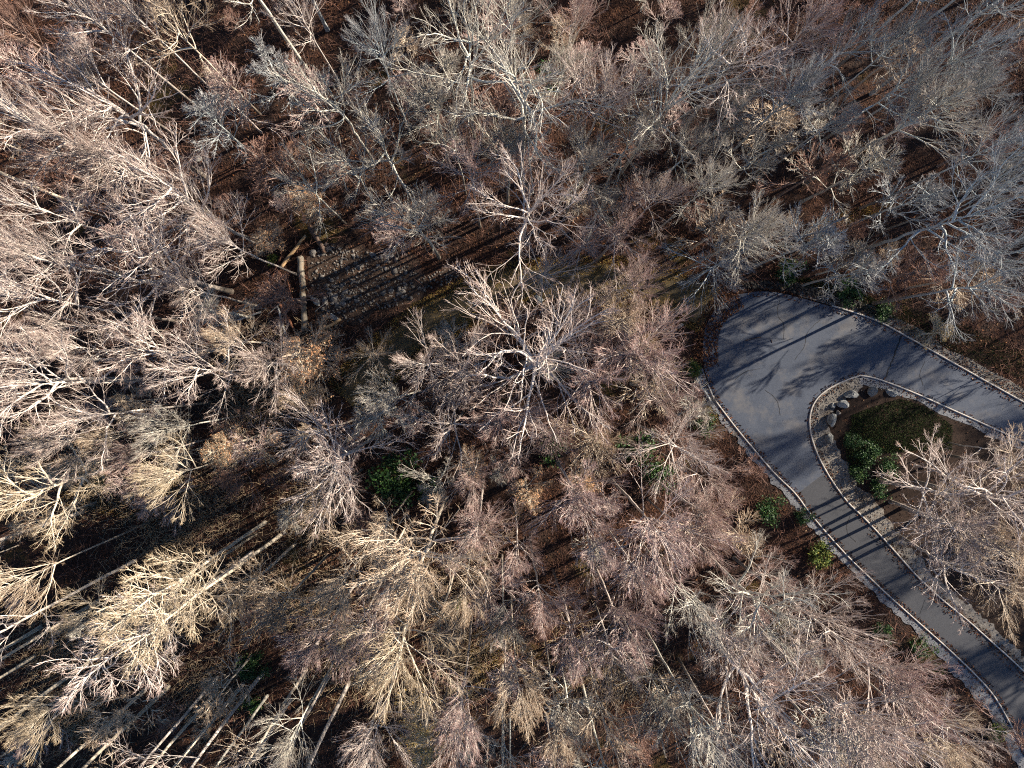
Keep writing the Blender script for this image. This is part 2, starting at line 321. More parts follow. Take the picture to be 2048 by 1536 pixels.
# ------------------------------------------------------------------ stones
def rock_mesh(name, seed, size, mat, sub=3, cuts=9, rough=.05):
    r = np.random.default_rng(seed); bm = bmesh.new(); bmesh.ops.create_icosphere(bm, subdivisions=sub, radius=1)
    V = np.array([v.co[:] for v in bm.verts])
    for _ in range(cuts):
        n = r.normal(size=3); n /= np.linalg.norm(n); d = r.uniform(.42, .8); k = V @ n - d; V = V - np.outer(np.maximum(k, 0), n)
    V += r.normal(0, rough, V.shape) * .5
    V *= np.asarray(size); V[:, 2] = np.maximum(V[:, 2], -.45 * size[2])
    for v, c in zip(bm.verts, V): v.co = c
    me = bpy.data.meshes.new(name); bm.to_mesh(me); bm.free(); me.materials.append(mat); return me
boulders = [ # px, half sizes, turn, label
    ((1703,790), (.80,.42,.45), 14, 'long pale grey boulder at the top of the island, left of the square one'),
    ((1744,782), (.52,.50,.45), 0, 'square pale grey boulder at the tip of the island'),
    ((1784,786), (.48,.36,.3), -10, 'low dark boulder right of the square pale one on the island'),
    ((1682,808), (.62,.40,.38), -12, 'rounded dark grey boulder below the long pale boulder on the island'),
    ((1676,826), (.34,.26,.25), 20, 'small brown stone wedged between two island boulders'),
    ((1661,838), (.40,.74,.45), -10, 'tall pale grey boulder on the left rim of the island'),
    ((1660,878), (.42,.68,.35), 6, 'dull flat boulder at the lower left of the island rim'),
    ((1666,811), (.26,.28,.22), 0, 'little grey stone at the left end of the rounded dark boulder'),
    ((1359,652), (.34,.30,.25), 30, 'lone blue grey rock among leaves left of the road end'),
    ((1036,630), (.55,.60,.4), 15, 'grey rock showing under the branches of the central tree'),
    ((1078,598), (.50,.34,.3), -20, 'flat grey rock beside the dirt track below the central crowns'),
    ((631,600), (.75,.30,.22), -38, 'long flat slab lying right of the big upright log'),
    ((667,634), (.62,.36,.25), -25, 'broad flat slab at the lower end of the stone bed'),
    ((845,683), (.30,.22,.2), 0, 'single stone on the lower verge of the dirt track'),
    ((395,318), (.35,.30,.25), 10, 'grey rock in the dark gap right of the bright oak'),
]
for i, (p, s, a, lab) in enumerate(boulders):
    q = px(*p, .1); o = link('boulder', rock_mesh('boulder', 40 + i, s, M['rock'] if i != 4 else M['rock2'], 4, 11, .03))
    o.location = (q.x, q.y, hz1(q.x, q.y) + .36 * s[2]); o.rotation_euler = (0, 0, R(a)); tag(o, lab, 'boulder', 'boulders on the island' if i < 8 else None)
stone_me = [rock_mesh('stone', 80 + i, (1, rng.uniform(.6, .9), rng.uniform(.4, .7)), M['rock2'], 2, 8, .04) for i in range(8)]
def scatter_poly(poly, n):
    lo, hi = poly.min(0), poly.max(0); out = np.empty((0, 2))
    while len(out) < n: q = rng.uniform(lo, hi, (n * 3, 2)); out = np.r_[out, q[inside(q, poly)]]
    return out[:n]
hot = [((683,590),26,60),((672,604),18,30),((800,580),20,22),((640,500),22,24),((720,540),45,50),((700,500),25,24),((910,545),24,20),((780,610),24,24)]
SP = []
for (cx, cy), rad, n in hot:
    for _ in range(n):
        q = px(cx + rng.normal(0, rad * .7), cy + rng.normal(0, rad * .55)); SP.append((q.x, q.y, rng.choice([.09, .13, .17, .22, .3], p=[.32, .3, .2, .12, .06])))
big = [((806,580),.34),((803,586),.3),((796,588),.26),((812,546),.3),((670,600),.45),((676,612),.4),((692,585),.36),((687,608),.45),((700,598),.3),((792,518),.3),((785,513),.25)]
for (cx, cy), s in big: q = px(cx, cy); SP.append((q.x, q.y, s))
SP = [s for s in SP if inside([s[:2]], STONES)[0]]
for x, y, s in SP[:300]:
    o = link('stone', stone_me[rng.integers(8)], parent=bed); o.location = (x, y, hz1(x, y) + .12 * s)
    o.rotation_euler = (rng.normal(0, .2), rng.normal(0, .2), rng.uniform(0, 6.28)); o.scale = [s * rng.uniform(.85, 1.15)] * 3
def clump(name, pts, sizes, mats, parent=None, seed=1):
    """many small pieces too small to pick apart, as one part"""
    r = np.random.default_rng(seed); base = np.array([(1,0,0),(-1,0,0),(0,1,0),(0,-1,0),(0,0,.7),(0,0,-.5)], float)
    T = np.array([(4,0,2),(4,2,1),(4,1,3),(4,3,0),(5,2,0),(5,1,2),(5,3,1),(5,0,3)]); n = len(pts)
    V = base[None] * r.uniform(.55, 1.3, (n, 6, 3)) * np.asarray(sizes)[:, None, None]; a = r.uniform(0, 6.28, n); c, s = np.cos(a)[:, None], np.sin(a)[:, None]
    X = V[..., 0] * c - V[..., 1] * s; Y = V[..., 0] * s + V[..., 1] * c; V = np.stack([X, Y, V[..., 2]], -1) + np.asarray(pts)[:, None, :]
    Q = (T[None] + (np.arange(n) * 6)[:, None, None]).reshape(-1, 3); return tag(link(name, mesh_np(name, V.reshape(-1, 3), Q, mats), parent=parent), kind='stuff')
q = scatter_poly(STONES, 900); clump('pebbles', np.c_[q, hz(q) + .03], rng.gamma(2.2, .025, len(q)) + .02, M['rock2'], bed)
q = scatter_poly(DITCH, 420); clump('riprap', np.c_[q, hz(q) + .05], rng.uniform(.06, .2, len(q)), M['rock3'], dit, 3)
def in_band(L, d0, d1, n):
    k = rng.integers(0, len(L) - 1, n); t = rng.uniform(0, 1, (n, 1)); P = L[k] * (1 - t) + L[k + 1] * t; tt = L[k + 1] - L[k]; tt = tt / np.linalg.norm(tt, axis=1)[:, None]
    return P + np.c_[-tt[:, 1], tt[:, 0]] * rng.uniform(min(d0, d1), max(d0, d1), n)[:, None]
q = np.r_[in_band(isl_l[:int(nI * .45)], .3, 1.5, 900), in_band(in_r, .3, .8, 300), in_band(drv_l, -.3, -1.1, 350), in_band(out_e[14:], .3, 1.1, 700)]
tag(clump('gravel_pieces', np.c_[q, np.maximum(hz(q), -.04) + .045], rng.gamma(2, .013, len(q)) + .02, M['rock2'], None, 5), 'loose gravel stones along the kerbs and around the island', 'gravel')

# ------------------------------------------------------------------ branches and tubes
def nrm(a): return a / (np.linalg.norm(a, axis=-1, keepdims=True) + 1e-9)
def grow(r, start, d, length, k, wander, up):
    n = len(start); P = np.empty((n, k + 1, 3)); P[:, 0] = start; d = nrm(d.copy())
    for i in range(k):
        d = nrm(d + r.normal(0, wander, (n, 3)) + np.array([0, 0, 1.0]) * (up if np.isscalar(up) else np.asarray(up)[:, None]))
        P[:, i + 1] = P[:, i] + d * (length / k)[:, None]
    return P
def taper(r0, r1, k, pw=1.0):
    t = np.linspace(0, 1, k + 1)[None] ** pw; return r0[:, None] * (1 - t) + r1[:, None] * t
def kids(r, P, Rd, L, per, t0, t1, a0, a1, lf, spread=None):
    """side shoots of N parent polylines"""
    n, k1, _ = P.shape; k = k1 - 1
    t = t0 + (t1 - t0) * (np.arange(per)[None] + r.uniform(0, 1, (n, per))) / per; t = np.minimum(t, .999)
    f = t * k; i = f.astype(int); w = (f - i)[..., None]; I = np.arange(n)[:, None]
    pos = P[I, i] * (1 - w) + P[I, i + 1] * w; rad = Rd[I, i] * (1 - w[..., 0]) + Rd[I, i + 1] * w[..., 0]; tan = nrm(P[I, i + 1] - P[I, i])
    ref = np.where(np.abs(tan[..., 2:3]) > .9, np.array([1.0, 0, 0]), np.array([0, 0, 1.0])); u = nrm(np.cross(tan, ref)); v = np.cross(tan, u)
    az = (np.arange(per)[None] * 2.4 + r.uniform(0, 6.28, (n, 1)) + r.normal(0, .5, (n, per)))[..., None]; an = r.uniform(a0, a1, (n, per, 1))
    d = np.cos(an) * tan + np.sin(an) * (np.cos(az) * u + np.sin(az) * v)
    ln = L[:, None] * lf * (1.10 - t) * r.uniform(.7, 1.2, (n, per)) + .12
    return pos.reshape(-1, 3), d.reshape(-1, 3), ln.ravel(), rad.ravel(), t.ravel()
def tubes(P, Rd, sides, thin=0.0, cap=False):
    n, k1, _ = P.shape; tan = nrm(np.gradient(P, axis=1)); ref = np.where(np.abs(tan[..., 2:3]) > .95, np.array([1.0, 0, 0]), np.array([0, 0, 1.0]))
    u = nrm(np.cross(tan, ref)); v = np.cross(tan, u); a = np.arange(sides) * 2 * math.pi / sides
    V = P[:, :, None] + Rd[:, :, None, None] * (np.cos(a)[:, None] * u[:, :, None] + np.sin(a)[:, None] * v[:, :, None])
    b = (np.arange(n) * k1 * sides)[:, None, None] + (np.arange(k1 - 1) * sides)[None, :, None]; j = np.arange(sides)[None, None]; j2 = (j + 1) % sides
    Q = np.stack([b + j, b + sides + j, b + sides + j2, b + j2], -1).reshape(-1, 4)
    return V.reshape(-1, 3), Q, np.full(n * k1 * sides, thin) if np.isscalar(thin) else np.repeat(thin, k1 * sides)
def cat_tubes(parts):
    V, Q, A, o = [], [], [], 0
    for v, q, a in parts: V.append(v); Q.append(q + o); A.append(a); o += len(v)
    return np.vstack(V), np.vstack(Q), np.concatenate(A)
def leaf_quads(r, pts, size, updir=.4):
    n = len(pts); nr = nrm(r.normal(0, 1, (n, 3)) + np.array([0, 0, updir])); u = nrm(np.cross(nr, r.normal(0, 1, (n, 3)))); v = np.cross(nr, u)
    s = size * r.uniform(.6, 1.35, (n, 1)); V = np.stack([pts - u * s, pts - v * s * .5 + nr * s * .12, pts + u * s, pts + v * s * .5 + nr * s * .12], 1)
    return V.reshape(-1, 3), np.arange(4 * n).reshape(-1, 4)

# each kind of tree: canonical height 22 m, crown radius near 4.5 m, base at the origin
KIND = dict(
  oak=dict(fork=(.52,.76), limbs=9, la=(.50,1.30), ll=6.6, lw=.13, lup=.025, lr=.11, b=8, ba=(.35,.75), bl=.74, tw=6, ta=(.32,.75), twl=.66, t2=4, t2l=.62, wig=.14, lead=.82, tr=.165, rt=.0082, old=1.0),
  maple=dict(fork=(.56,.80), limbs=15, la=(.25,1.30), ll=5.6, lw=.055, lup=.02, lr=.06, b=8, ba=(.28,.58), bl=.76, tw=5, ta=(.28,.6), twl=.70, t2=4, t2l=.66, wig=.08, lead=.88, tr=.135, rt=.0074, old=.9),
  pole=dict(fork=(.50,.94), limbs=14, la=(.50,1.05), ll=4.3, lw=.09, lup=.04, lr=.05, b=6, ba=(.32,.7), bl=.72, tw=5, ta=(.3,.7), twl=.66, t2=3, t2l=.66, wig=.12, lead=1.0, tr=.125, rt=.0085, old=.3),
  fuzz=dict(fork=(.25,.9), limbs=22, la=(.6,1.1), ll=4.4, lw=.09, lup=.04, lr=.055, b=7, ba=(.35,.7), bl=.66, tw=6, ta=(.35,.75), twl=.7, t2=3, t2l=.7, wig=.11, lead=.97, tr=.15, rt=.014, old=.6),
  sapling=dict(fork=(.35,.93), limbs=15, la=(.40,1.0), ll=4.8, lw=.07, lup=.035, lr=.045, b=6, ba=(.3,.6), bl=.75, tw=5, ta=(.3,.6), twl=.72, t2=3, t2l=.7, wig=.10, lead=1.0, tr=.11, rt=.016, old=.5),
)
def build_tree(kind, seed):
    k = KIND[kind]; r = np.random.default_rng(seed); H = 22.0
    # trunk
    n = 16; tz = np.linspace(0, 1, n + 1); sway = np.cumsum(r.normal(0, .06 if kind != 'oak' else .10, (n + 1, 2)), 0); sway -= sway[0]
    sway *= np.linspace(0, 1, n + 1)[:, None] ** .7
    TP = np.c_[sway, tz * H * k['lead']][None]; TR = (k['tr'] * (1 - tz) ** (.8) + .02 + .35 * k['tr'] * np.exp(-tz * 45))[None]
    f0, f1 = k['fork']; nl = k['limbs']
    t = np.sort(f0 + (f1 - f0) * (np.arange(nl) + r.uniform(0, 1, nl)) / nl); fi = t / k['lead'] * n; i = np.minimum(fi.astype(int), n - 1); w = (fi - i)[:, None]
    pos = TP[0, i] * (1 - w) + TP[0, i + 1] * w; az = np.arange(nl) * 2.4 + r.uniform(0, 6.28) + r.normal(0, .35, nl); el = r.uniform(*k['la'], nl) * (1.15 - .5 * (t - f0) / (f1 - f0))
    d = np.c_[np.sin(el) * np.cos(az), np.sin(el) * np.sin(az), np.cos(el)]
    prof = {'oak': 1.05 - .4 * (t - f0) / (f1 - f0), 'maple': 1.1 - .65 * (t - f0) / (f1 - f0), 'pole': 1.1 - .7 * (t - f0) / (f1 - f0), 'fuzz': 1.05 - .75 * (t - f0) / (f1 - f0), 'sapling': 1.1 - .7 * (t - f0) / (f1 - f0)}[kind]
    LL = k['ll'] * prof * r.uniform(.8, 1.2, nl); lr0 = k['lr'] * r.uniform(.75, 1.15, nl) * (.5 + .5 * prof)
    LP = grow(r, pos, d, LL, 10, k['lw'], k['lup']); LR = taper(lr0, lr0 * .16, 10, .8)
    # branches on limbs and on the leader
    B = [kids(r, LP, LR, LL, k['b'], .16, 1.0, *k['ba'], k['bl'])]
    lead_seg = TP[:, -5:]; B.append(kids(r, lead_seg, TR[:, -5:], np.array([5.0]), 6, .1, 1.0, .4, .9, .8))
    bp, bd, bl, br, bt = [np.concatenate(x) for x in zip(*B)]
    BP = grow(r, bp, bd, bl, 6, k['wig'], .07); b0 = np.clip(br * .66, k['rt'] * 2.8, .06); BR = taper(b0, np.full(len(b0), k['rt'] * 1.7), 6, .8)
    # branchlets (on branches, plus some straight off the limbs)
    T = [kids(r, BP, BR, bl, k['tw'], .12, 1.0, *k['ta'], k['twl']), kids(r, LP, LR, np.full(nl, 1.0), 6, .3, 1.0, .4, .8, 1.3)]
    tp, td, tl, tr_, _ = [np.concatenate(x) for x in zip(*T)]
    tl = np.clip(tl, .3, 3.0); P3 = grow(r, tp, td, tl, 4, k['wig'] * 1.1, .06); r3 = np.minimum(tr_ * .8, k['rt'] * 2.3); R3 = taper(r3, np.full(len(r3), k['rt']), 4)
    # twigs
    wp, wd, wl, wr, _ = kids(r, P3, R3, tl, k['t2'], .15, 1.0, *k['ta'], k['t2l']); wl = np.clip(wl, .2, 1.2)
    P4 = grow(r, wp, wd, wl, 2, k['wig'] * 1.3, .06); R4 = taper(np.full(len(wl), k['rt'] * .95), np.full(len(wl), k['rt'] * .4), 2)
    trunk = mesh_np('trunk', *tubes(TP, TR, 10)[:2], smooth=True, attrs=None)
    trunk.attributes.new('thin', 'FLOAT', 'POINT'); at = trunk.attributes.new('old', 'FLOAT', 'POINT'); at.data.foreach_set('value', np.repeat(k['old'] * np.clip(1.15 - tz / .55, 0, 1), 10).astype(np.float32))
    limbs = []
    for j in range(nl):
        v, q, a = tubes(LP[j:j + 1], LR[j:j + 1], 6); limbs.append(mesh_np('limb', v, q, smooth=True, attrs={'thin': a}))
    v, q, a = cat_tubes([tubes(BP, BR, 4, .1), tubes(P3, R3, 3, .5), tubes(P4, R4, 3, 1.0)])
    crown = mesh_np('crown', v, q, attrs={'thin': a})
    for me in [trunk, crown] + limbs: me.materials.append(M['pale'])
    tips = P4[:, -1]; rad = np.percentile(np.hypot(v[:, 0], v[:, 1]), 92)
    return dict(trunk=trunk, limbs=limbs, crown=crown, tips=tips, rad=rad, H=float(v[:, 2].max()), kind=kind)
PROTO = {}
for kind, num in (('oak', 8), ('maple', 7), ('pole', 5), ('fuzz', 2), ('sapling', 4)):
    PROTO[kind] = [build_tree(kind, 100 * len(kind) + i) for i in range(num)]
for p in PROTO['fuzz']:                                        # dry leaves still hanging on
    r = np.random.default_rng(5); tips = p['tips'][r.random(len(p['tips'])) < .6]; v, q = leaf_quads(r, tips, .085); p['leaves'] = mesh_np('dry_leaves', v, q, M['beech'])
def set_mat(o, m): o.material_slots[0].link = 'OBJECT'; o.material_slots[0].material = m
cnt = {}
def plant(kind, x, y, h, rad, mat, label, name, group=None, cat='tree', leaves=None, rz=None, lean=(0, 0), proto=None, limbs=True, twig=None):
    i = cnt.get(kind, 0); cnt[kind] = i + 1; p = PROTO[kind][i % len(PROTO[kind]) if proto is None else proto]
    z = hz1(x, y) - .06 if abs(x) < 100 and abs(y) < 90 else -.1
    e = empty(name, (x, y, z), rng.uniform(0, 6.28) if rz is None else rz); sx = rad / p['rad']; e.scale = (sx, sx, h / p['H'])
    e.rotation_euler[0], e.rotation_euler[1] = lean; tag(e, label, cat, group)
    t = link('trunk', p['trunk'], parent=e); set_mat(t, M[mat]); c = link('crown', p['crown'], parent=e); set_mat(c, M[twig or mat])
    if limbs:
        for l in p['limbs']: o = link('limb', l, parent=t); set_mat(o, M[mat])
    if leaves and 'leaves' in p: o = link('dry_leaves', p['leaves'], parent=e); set_mat(o, M[leaves])
    return e
# ------------------------------------------------------------------ trees: crown centre pixel, crown radius in pixels, kind, height, bark, label
TREES = [
 # top row
 (190,40,85,'oak',19,'pale','white limbed tree at the top edge near the top left corner'),
 (345,45,95,'oak',20,'tan','cream crown touching the top edge, right of the white limbed corner tree'),
 (35,60,60,'maple',16,'red','dull russet crown filling the top left corner'),
 (45,240,95,'oak',24,'pale','bright crown with a thick white limb cut by the left edge, upper left'),
 (215,230,160,'oak',18,'pale','big bright oak with many sinuous limbs in the upper left'),
 (420,235,62,'sapling',13,'cool','small grey crown in shade right of the big bright upper left oak'),
 (600,25,60,'maple',20,'pale','fine pale crown at the top edge above the dark forest gap'),
 (665,190,100,'oak',18,'grey','grey spreading crown left of the pale drooping crown in the upper left middle'),
 (765,290,110,'oak',18,'grey','pale crown fanning downward above the stony clearing'),
 (760,110,85,'maple',20,'cool','dim fine crown near the top edge, left of the large top oak'),
 (930,90,150,'oak',24,'grey','large many limbed oak at the top edge left of centre'),
 (1060,190,150,'oak',24,'grey','wide oak with long limbs reaching down to the left, top centre'),
 (1150,35,62,'maple',18,'pink','small rosy crown at the top edge above the wide top centre oak'),
 (1210,190,95,'maple',22,'pale','crown of straight fanned branches right of the wide top centre oak'),
 (1345,180,125,'oak',24,'grey','oak with long drooping limbs left of the bright dense top oak'),
 (1490,110,140,'oak',24,'pale','bright dense oak with curling limbs at the top, right of centre'),
 (1610,70,85,'maple',20,'pink','rosy crown at the top edge, right of the bright dense oak'),
 (1570,205,75,'maple',19,'cool','blue grey crown below the rosy top edge crown'),
 (1720,70,70,'oak',20,'cool','sparse grey crown over the twin dark trunks near the top right'),
 (1935,100,85,'oak',22,'cool','dim twisted crown near the top right corner'),
 (1840,230,95,'maple',20,'grey','dull fine crown below the top right corner'),
 (1990,300,90,'maple',20,'cool','shaded crown at the right edge above the blue grey oak'),
 (1740,330,75,'sapling',14,'grey','thin shaded crown above the sunlit leaf strip, upper right'),
 (1950,425,130,'oak',23,'cool','blue grey oak at the right edge, upper half'),
 (1970,570,105,'oak',22,'cool','pale grey crown at the right edge above the upper road arm'),
 (1525,305,58,'sapling',14,'grey','small fan shaped crown above the leaf strip, right of top centre'),
 (1410,375,75,'maple',20,'grey','fine grey fan crown right of the bright central oak'),
 (1315,395,62,'maple',19,'pale','narrow feathery crown immediately right of the bright central oak'),
 (1240,470,85,'maple',20,'pink','rosy crown above the upper end of the dirt track'),
 (1445,530,95,'maple',20,'cool','silvery crown hanging over the left end of the road'),
 (1500,470,70,'maple',20,'grey','silvery crown just above the road bend'),
 (1640,480,85,'sapling',15,'cool','thin olive grey crown above the black ditch'),
 (1722,540,58,'sapling',13,'cool','little grey crown over the right end of the ditch'),
 (1060,415,138,'oak',23,'pale','bright star shaped oak above the dirt track, picture centre'),
 (835,440,85,'maple',19,'grey','fine silvery round crown over the stony clearing'),
 (945,350,90,'maple',20,'pink','fine rosy crown up and left of the bright central oak'),
 (1085,545,85,'maple',20,'pale','pale crown overhanging the dirt track below the bright central oak'),
 (1165,490,70,'maple',20,'pink','crown between the bright central oak and the rosy crown above the track end'),
 (1175,330,90,'maple',20,'grey','hazy crown right above the bright central oak'),
 (1270,275,85,'maple',20,'grey','hazy crown below the fanned straight crown at top centre'),
 (1020,300,75,'maple',18,'grey','hazy crown beneath the long limbs of the wide top oak'),
 # left side
 (335,395,125,'oak',21,'pale','bright crown fanning left from a pale trunk beside the stony clearing'),
 (285,535,165,'oak',18,'pale','largest bright oak on the left, long limbs sweeping down and left'),
 (60,420,80,'oak',23,'pale','white crown cut by the left edge, upper middle'),
 (45,600,120,'oak',24,'pale','white oak cut by the left edge at mid height'),
 (95,520,75,'maple',21,'pale','fine pale crown between the left edge oak and the largest left oak'),
 (300,690,105,'oak',19,'pale','pale crown below the largest bright left oak'),
 (75,770,115,'oak',24,'pale','white crown at the left edge fed by two long pale trunks'),
 (150,840,95,'oak',23,'pale','white crown below the twin pale trunks on the left'),
 (400,745,95,'oak',21,'pale','open pale crown left of the orange leafy tree'),
 (465,680,75,'maple',18,'tan','thin tan crown left of the fallen logs'),
 (35,980,120,'oak',24,'gold','straw coloured crown cut by the left edge, lower half'),
 (125,885,65,'maple',21,'pale','dense white crown end above the straw crown at the left edge'),
 (335,860,62,'maple',18,'grey','grey fan crown right of the left side white crowns'),
 (270,915,55,'maple',17,'pink','small rosy crown left of the straw fuzzy tree'),
 (215,875,50,'maple',18,'tan','narrow tan crown on the left, between the white crown and the grey fan crown'),
 (560,590,60,'sapling',9,'red','low russet brush crown among the fallen logs'),
 (560,1215,70,'maple',16,'tan','tan brushy crown right of the white pole trees, lower left'),
 (640,1275,75,'maple',17,'pink','thin brownish crown left of the cream fan crown'),
 (180,1225,55,'maple',14,'gold','straw crown in the lower left between two straw trunks'),
 (60,1150,75,'maple',19,'tan','tan crown at the left edge below the white trunk'),
 (90,1430,65,'maple',15,'gold','straw crown in the bottom left corner'),
 (580,1480,75,'maple',19,'grey','grey crown at the bottom edge left of the thickest bottom pole'),
 (740,1475,80,'maple',20,'pale','white crown at the bottom edge left of the golden leafy tree'),
 (540,130,55,'sapling',12,'cool','thin grey crown in the dark gap near the top left'),
 (870,215,70,'maple',17,'grey','hazy crown under the large many limbed top oak'),
 (1450,250,70,'maple',18,'grey','hazy crown under the bright dense top oak'),
 (1660,330,60,'sapling',12,'red','russet thin crown in the dark upper right'),
 (1850,390,65,'sapling',13,'cool','thin dark crown left of the blue grey right edge oak'),
 (1850,540,60,'sapling',11,'red','russet thin crown left of the pale grey right edge crown'),
 # centre
 (740,705,60,'maple',19,'tan','narrow pale tree fanning down beside the lower end of the dirt track'),
 (850,725,85,'maple',20,'pale','silvery round crown right of the narrow tree by the dirt track'),
 (780,800,60,'maple',20,'grey','wispy crown trailing left below the silvery round crown'),
 (1065,725,185,'oak',23,'pale','huge crown seen straight from above at the picture centre'),
 (1180,760,110,'maple',20,'pink','rosy crown joined to the right of the huge central crown'),
 (1140,630,80,'maple',19,'pale','pale crown above right of the huge central crown, by the track'),
 (1275,705,105,'maple',20,'pink','rosy fan crown left of the road end'),
 (895,865,105,'oak',21,'pale','crown of crooked white limbs below left of the huge central crown'),
 (1000,830,75,'maple',19,'pink','rosy crown directly below the huge central crown'),
 (740,835,60,'sapling',14,'grey','grey wispy crown below the lower end of the dirt track'),
 (1355,885,100,'maple',20,'pale','pale dome crown with a cream centre left of the drive'),
 (1420,960,62,'maple',18,'pink','rosy crown reaching to the drive kerb'),
 (670,920,125,'maple',20,'pale','pale dome crown left of the dark evergreen shrub'),
 (945,955,60,'maple',18,'pink','rosy crown with an orange middle right of the dark evergreen shrub'),
 (1025,930,58,'maple',17,'pink','small rosy crown right of the orange middled one'),
 (1150,985,85,'maple',19,'pink','rosy crown below the small round evergreen near the centre'),
 (870,980,50,'sapling',13,'grey','thin grey crown overhanging the dark evergreen shrub'),
 (955,1045,75,'maple',20,'pink','pinkish crown below the orange middled rosy crown'),
 (1040,1100,75,'maple',19,'pink','rosy fan crown, first of the row below the centre'),
 (1185,1075,80,'maple',20,'pink','rosy crown with a dark stem below the centre'),
 (1310,1050,120,'maple',21,'pink','wide rosy crown below the pale dome crown near the drive'),
 (1280,1155,85,'maple',20,'pink','rosy fan crown below the wide rosy crown'),
 (1395,1090,75,'maple',19,'pink','rosy crown between the wide rosy crown and the drive'),
 (1400,1025,60,'maple',18,'pink','small rosy crown above the gap beside the drive'),
 (845,1115,125,'maple',23,'tan','upper crown of the cream pair left of bottom centre'),
 (790,1300,130,'maple',23,'gold','cream fan crown, lower one of the pair left of bottom centre'),
 (760,1075,75,'oak',20,'tan','tan crown left of the upper cream crown'),
 (930,1170,70,'maple',19,'tan','tan crown right of the upper cream crown'),
 (690,1160,80,'maple',20,'tan','thin tan crown between the pole trees and the upper cream crown'),
 (1080,1200,75,'maple',20,'pink','rosy fan crown above the dark gap near bottom centre'),
 (1145,1290,90,'maple',20,'pink','dense rosy crown below the dark gap near bottom centre'),
 (1005,1230,55,'maple',18,'grey','dark grey fan crown right of the cream pair'),
 (1240,1240,80,'maple',20,'pink','rosy fan crown on twin dark stems'),
 (1030,1370,75,'maple',21,'tan','fan crown with orange tips near bottom centre'),
 (1115,1440,70,'maple',19,'tan','tan fan crown at the bottom edge near the centre'),
 (925,1400,85,'maple',20,'pink','brownish pink crown right of the golden leafy tree'),
 (1320,1390,70,'maple',19,'grey','grey crown left of the largest bottom oak'),
 (1220,1450,75,'oak',20,'tan','thin crown at the bottom edge left of the largest bottom oak'),
 (1390,1220,85,'oak',21,'grey','greyish crown with a long stem left of the lower right oaks'),
 # lower right
 (1545,1225,130,'oak',22,'grey','curly limbed grey oak beside the drive gravel, lower right'),
 (1470,1300,90,'oak',22,'pale','pale crown left below the curly limbed grey oak'),
 (1655,1270,115,'maple',21,'pale','pale dense crown right of the curly limbed grey oak'),
 (1545,1410,190,'oak',25,'pale','largest bottom oak with thick white spreading limbs'),
 (1690,1440,140,'maple',23,'pale','white fanned crown right of the largest bottom oak'),
 (1790,1370,105,'maple',21,'pink','rosy crown at the forest edge beside the lower drive'),
 (1870,1480,85,'maple',19,'tan','tan crown in the bottom right corner left of the drive'),
 (1400,1460,95,'oak',23,'grey','grey crown at the bottom edge left of the largest bottom oak limbs'),
 # right of the drive
 (1880,1000,135,'oak',11,'pale','bright twisted crown over the island, left one of two'),
 (1995,1010,140,'oak',12.5,'pale','bright twisted crown over the island, right one of two'),
 (1930,1130,115,'oak',10.5,'pale','bright crown over the lower island beside the drive'),
 (2030,1180,90,'maple',11,'tan','tan crown at the right edge below the island oaks'),
 (1945,1065,105,'oak',11,'pale','bright crown filling in between the three island crowns'),
 (2045,940,90,'oak',11,'tan','pale crown at the right edge over the island, beside the road kerb'),
 (1915,1050,110,'maple',11,'pale','fine whitish crown under the twisted island crowns'),
 (2010,1090,105,'maple',12,'tan','fine tan crown at the right edge between the island crowns'),
 (1985,900,50,'oak',7,'pale','small twiggy crown next to the kerb of the upper road arm'),
]
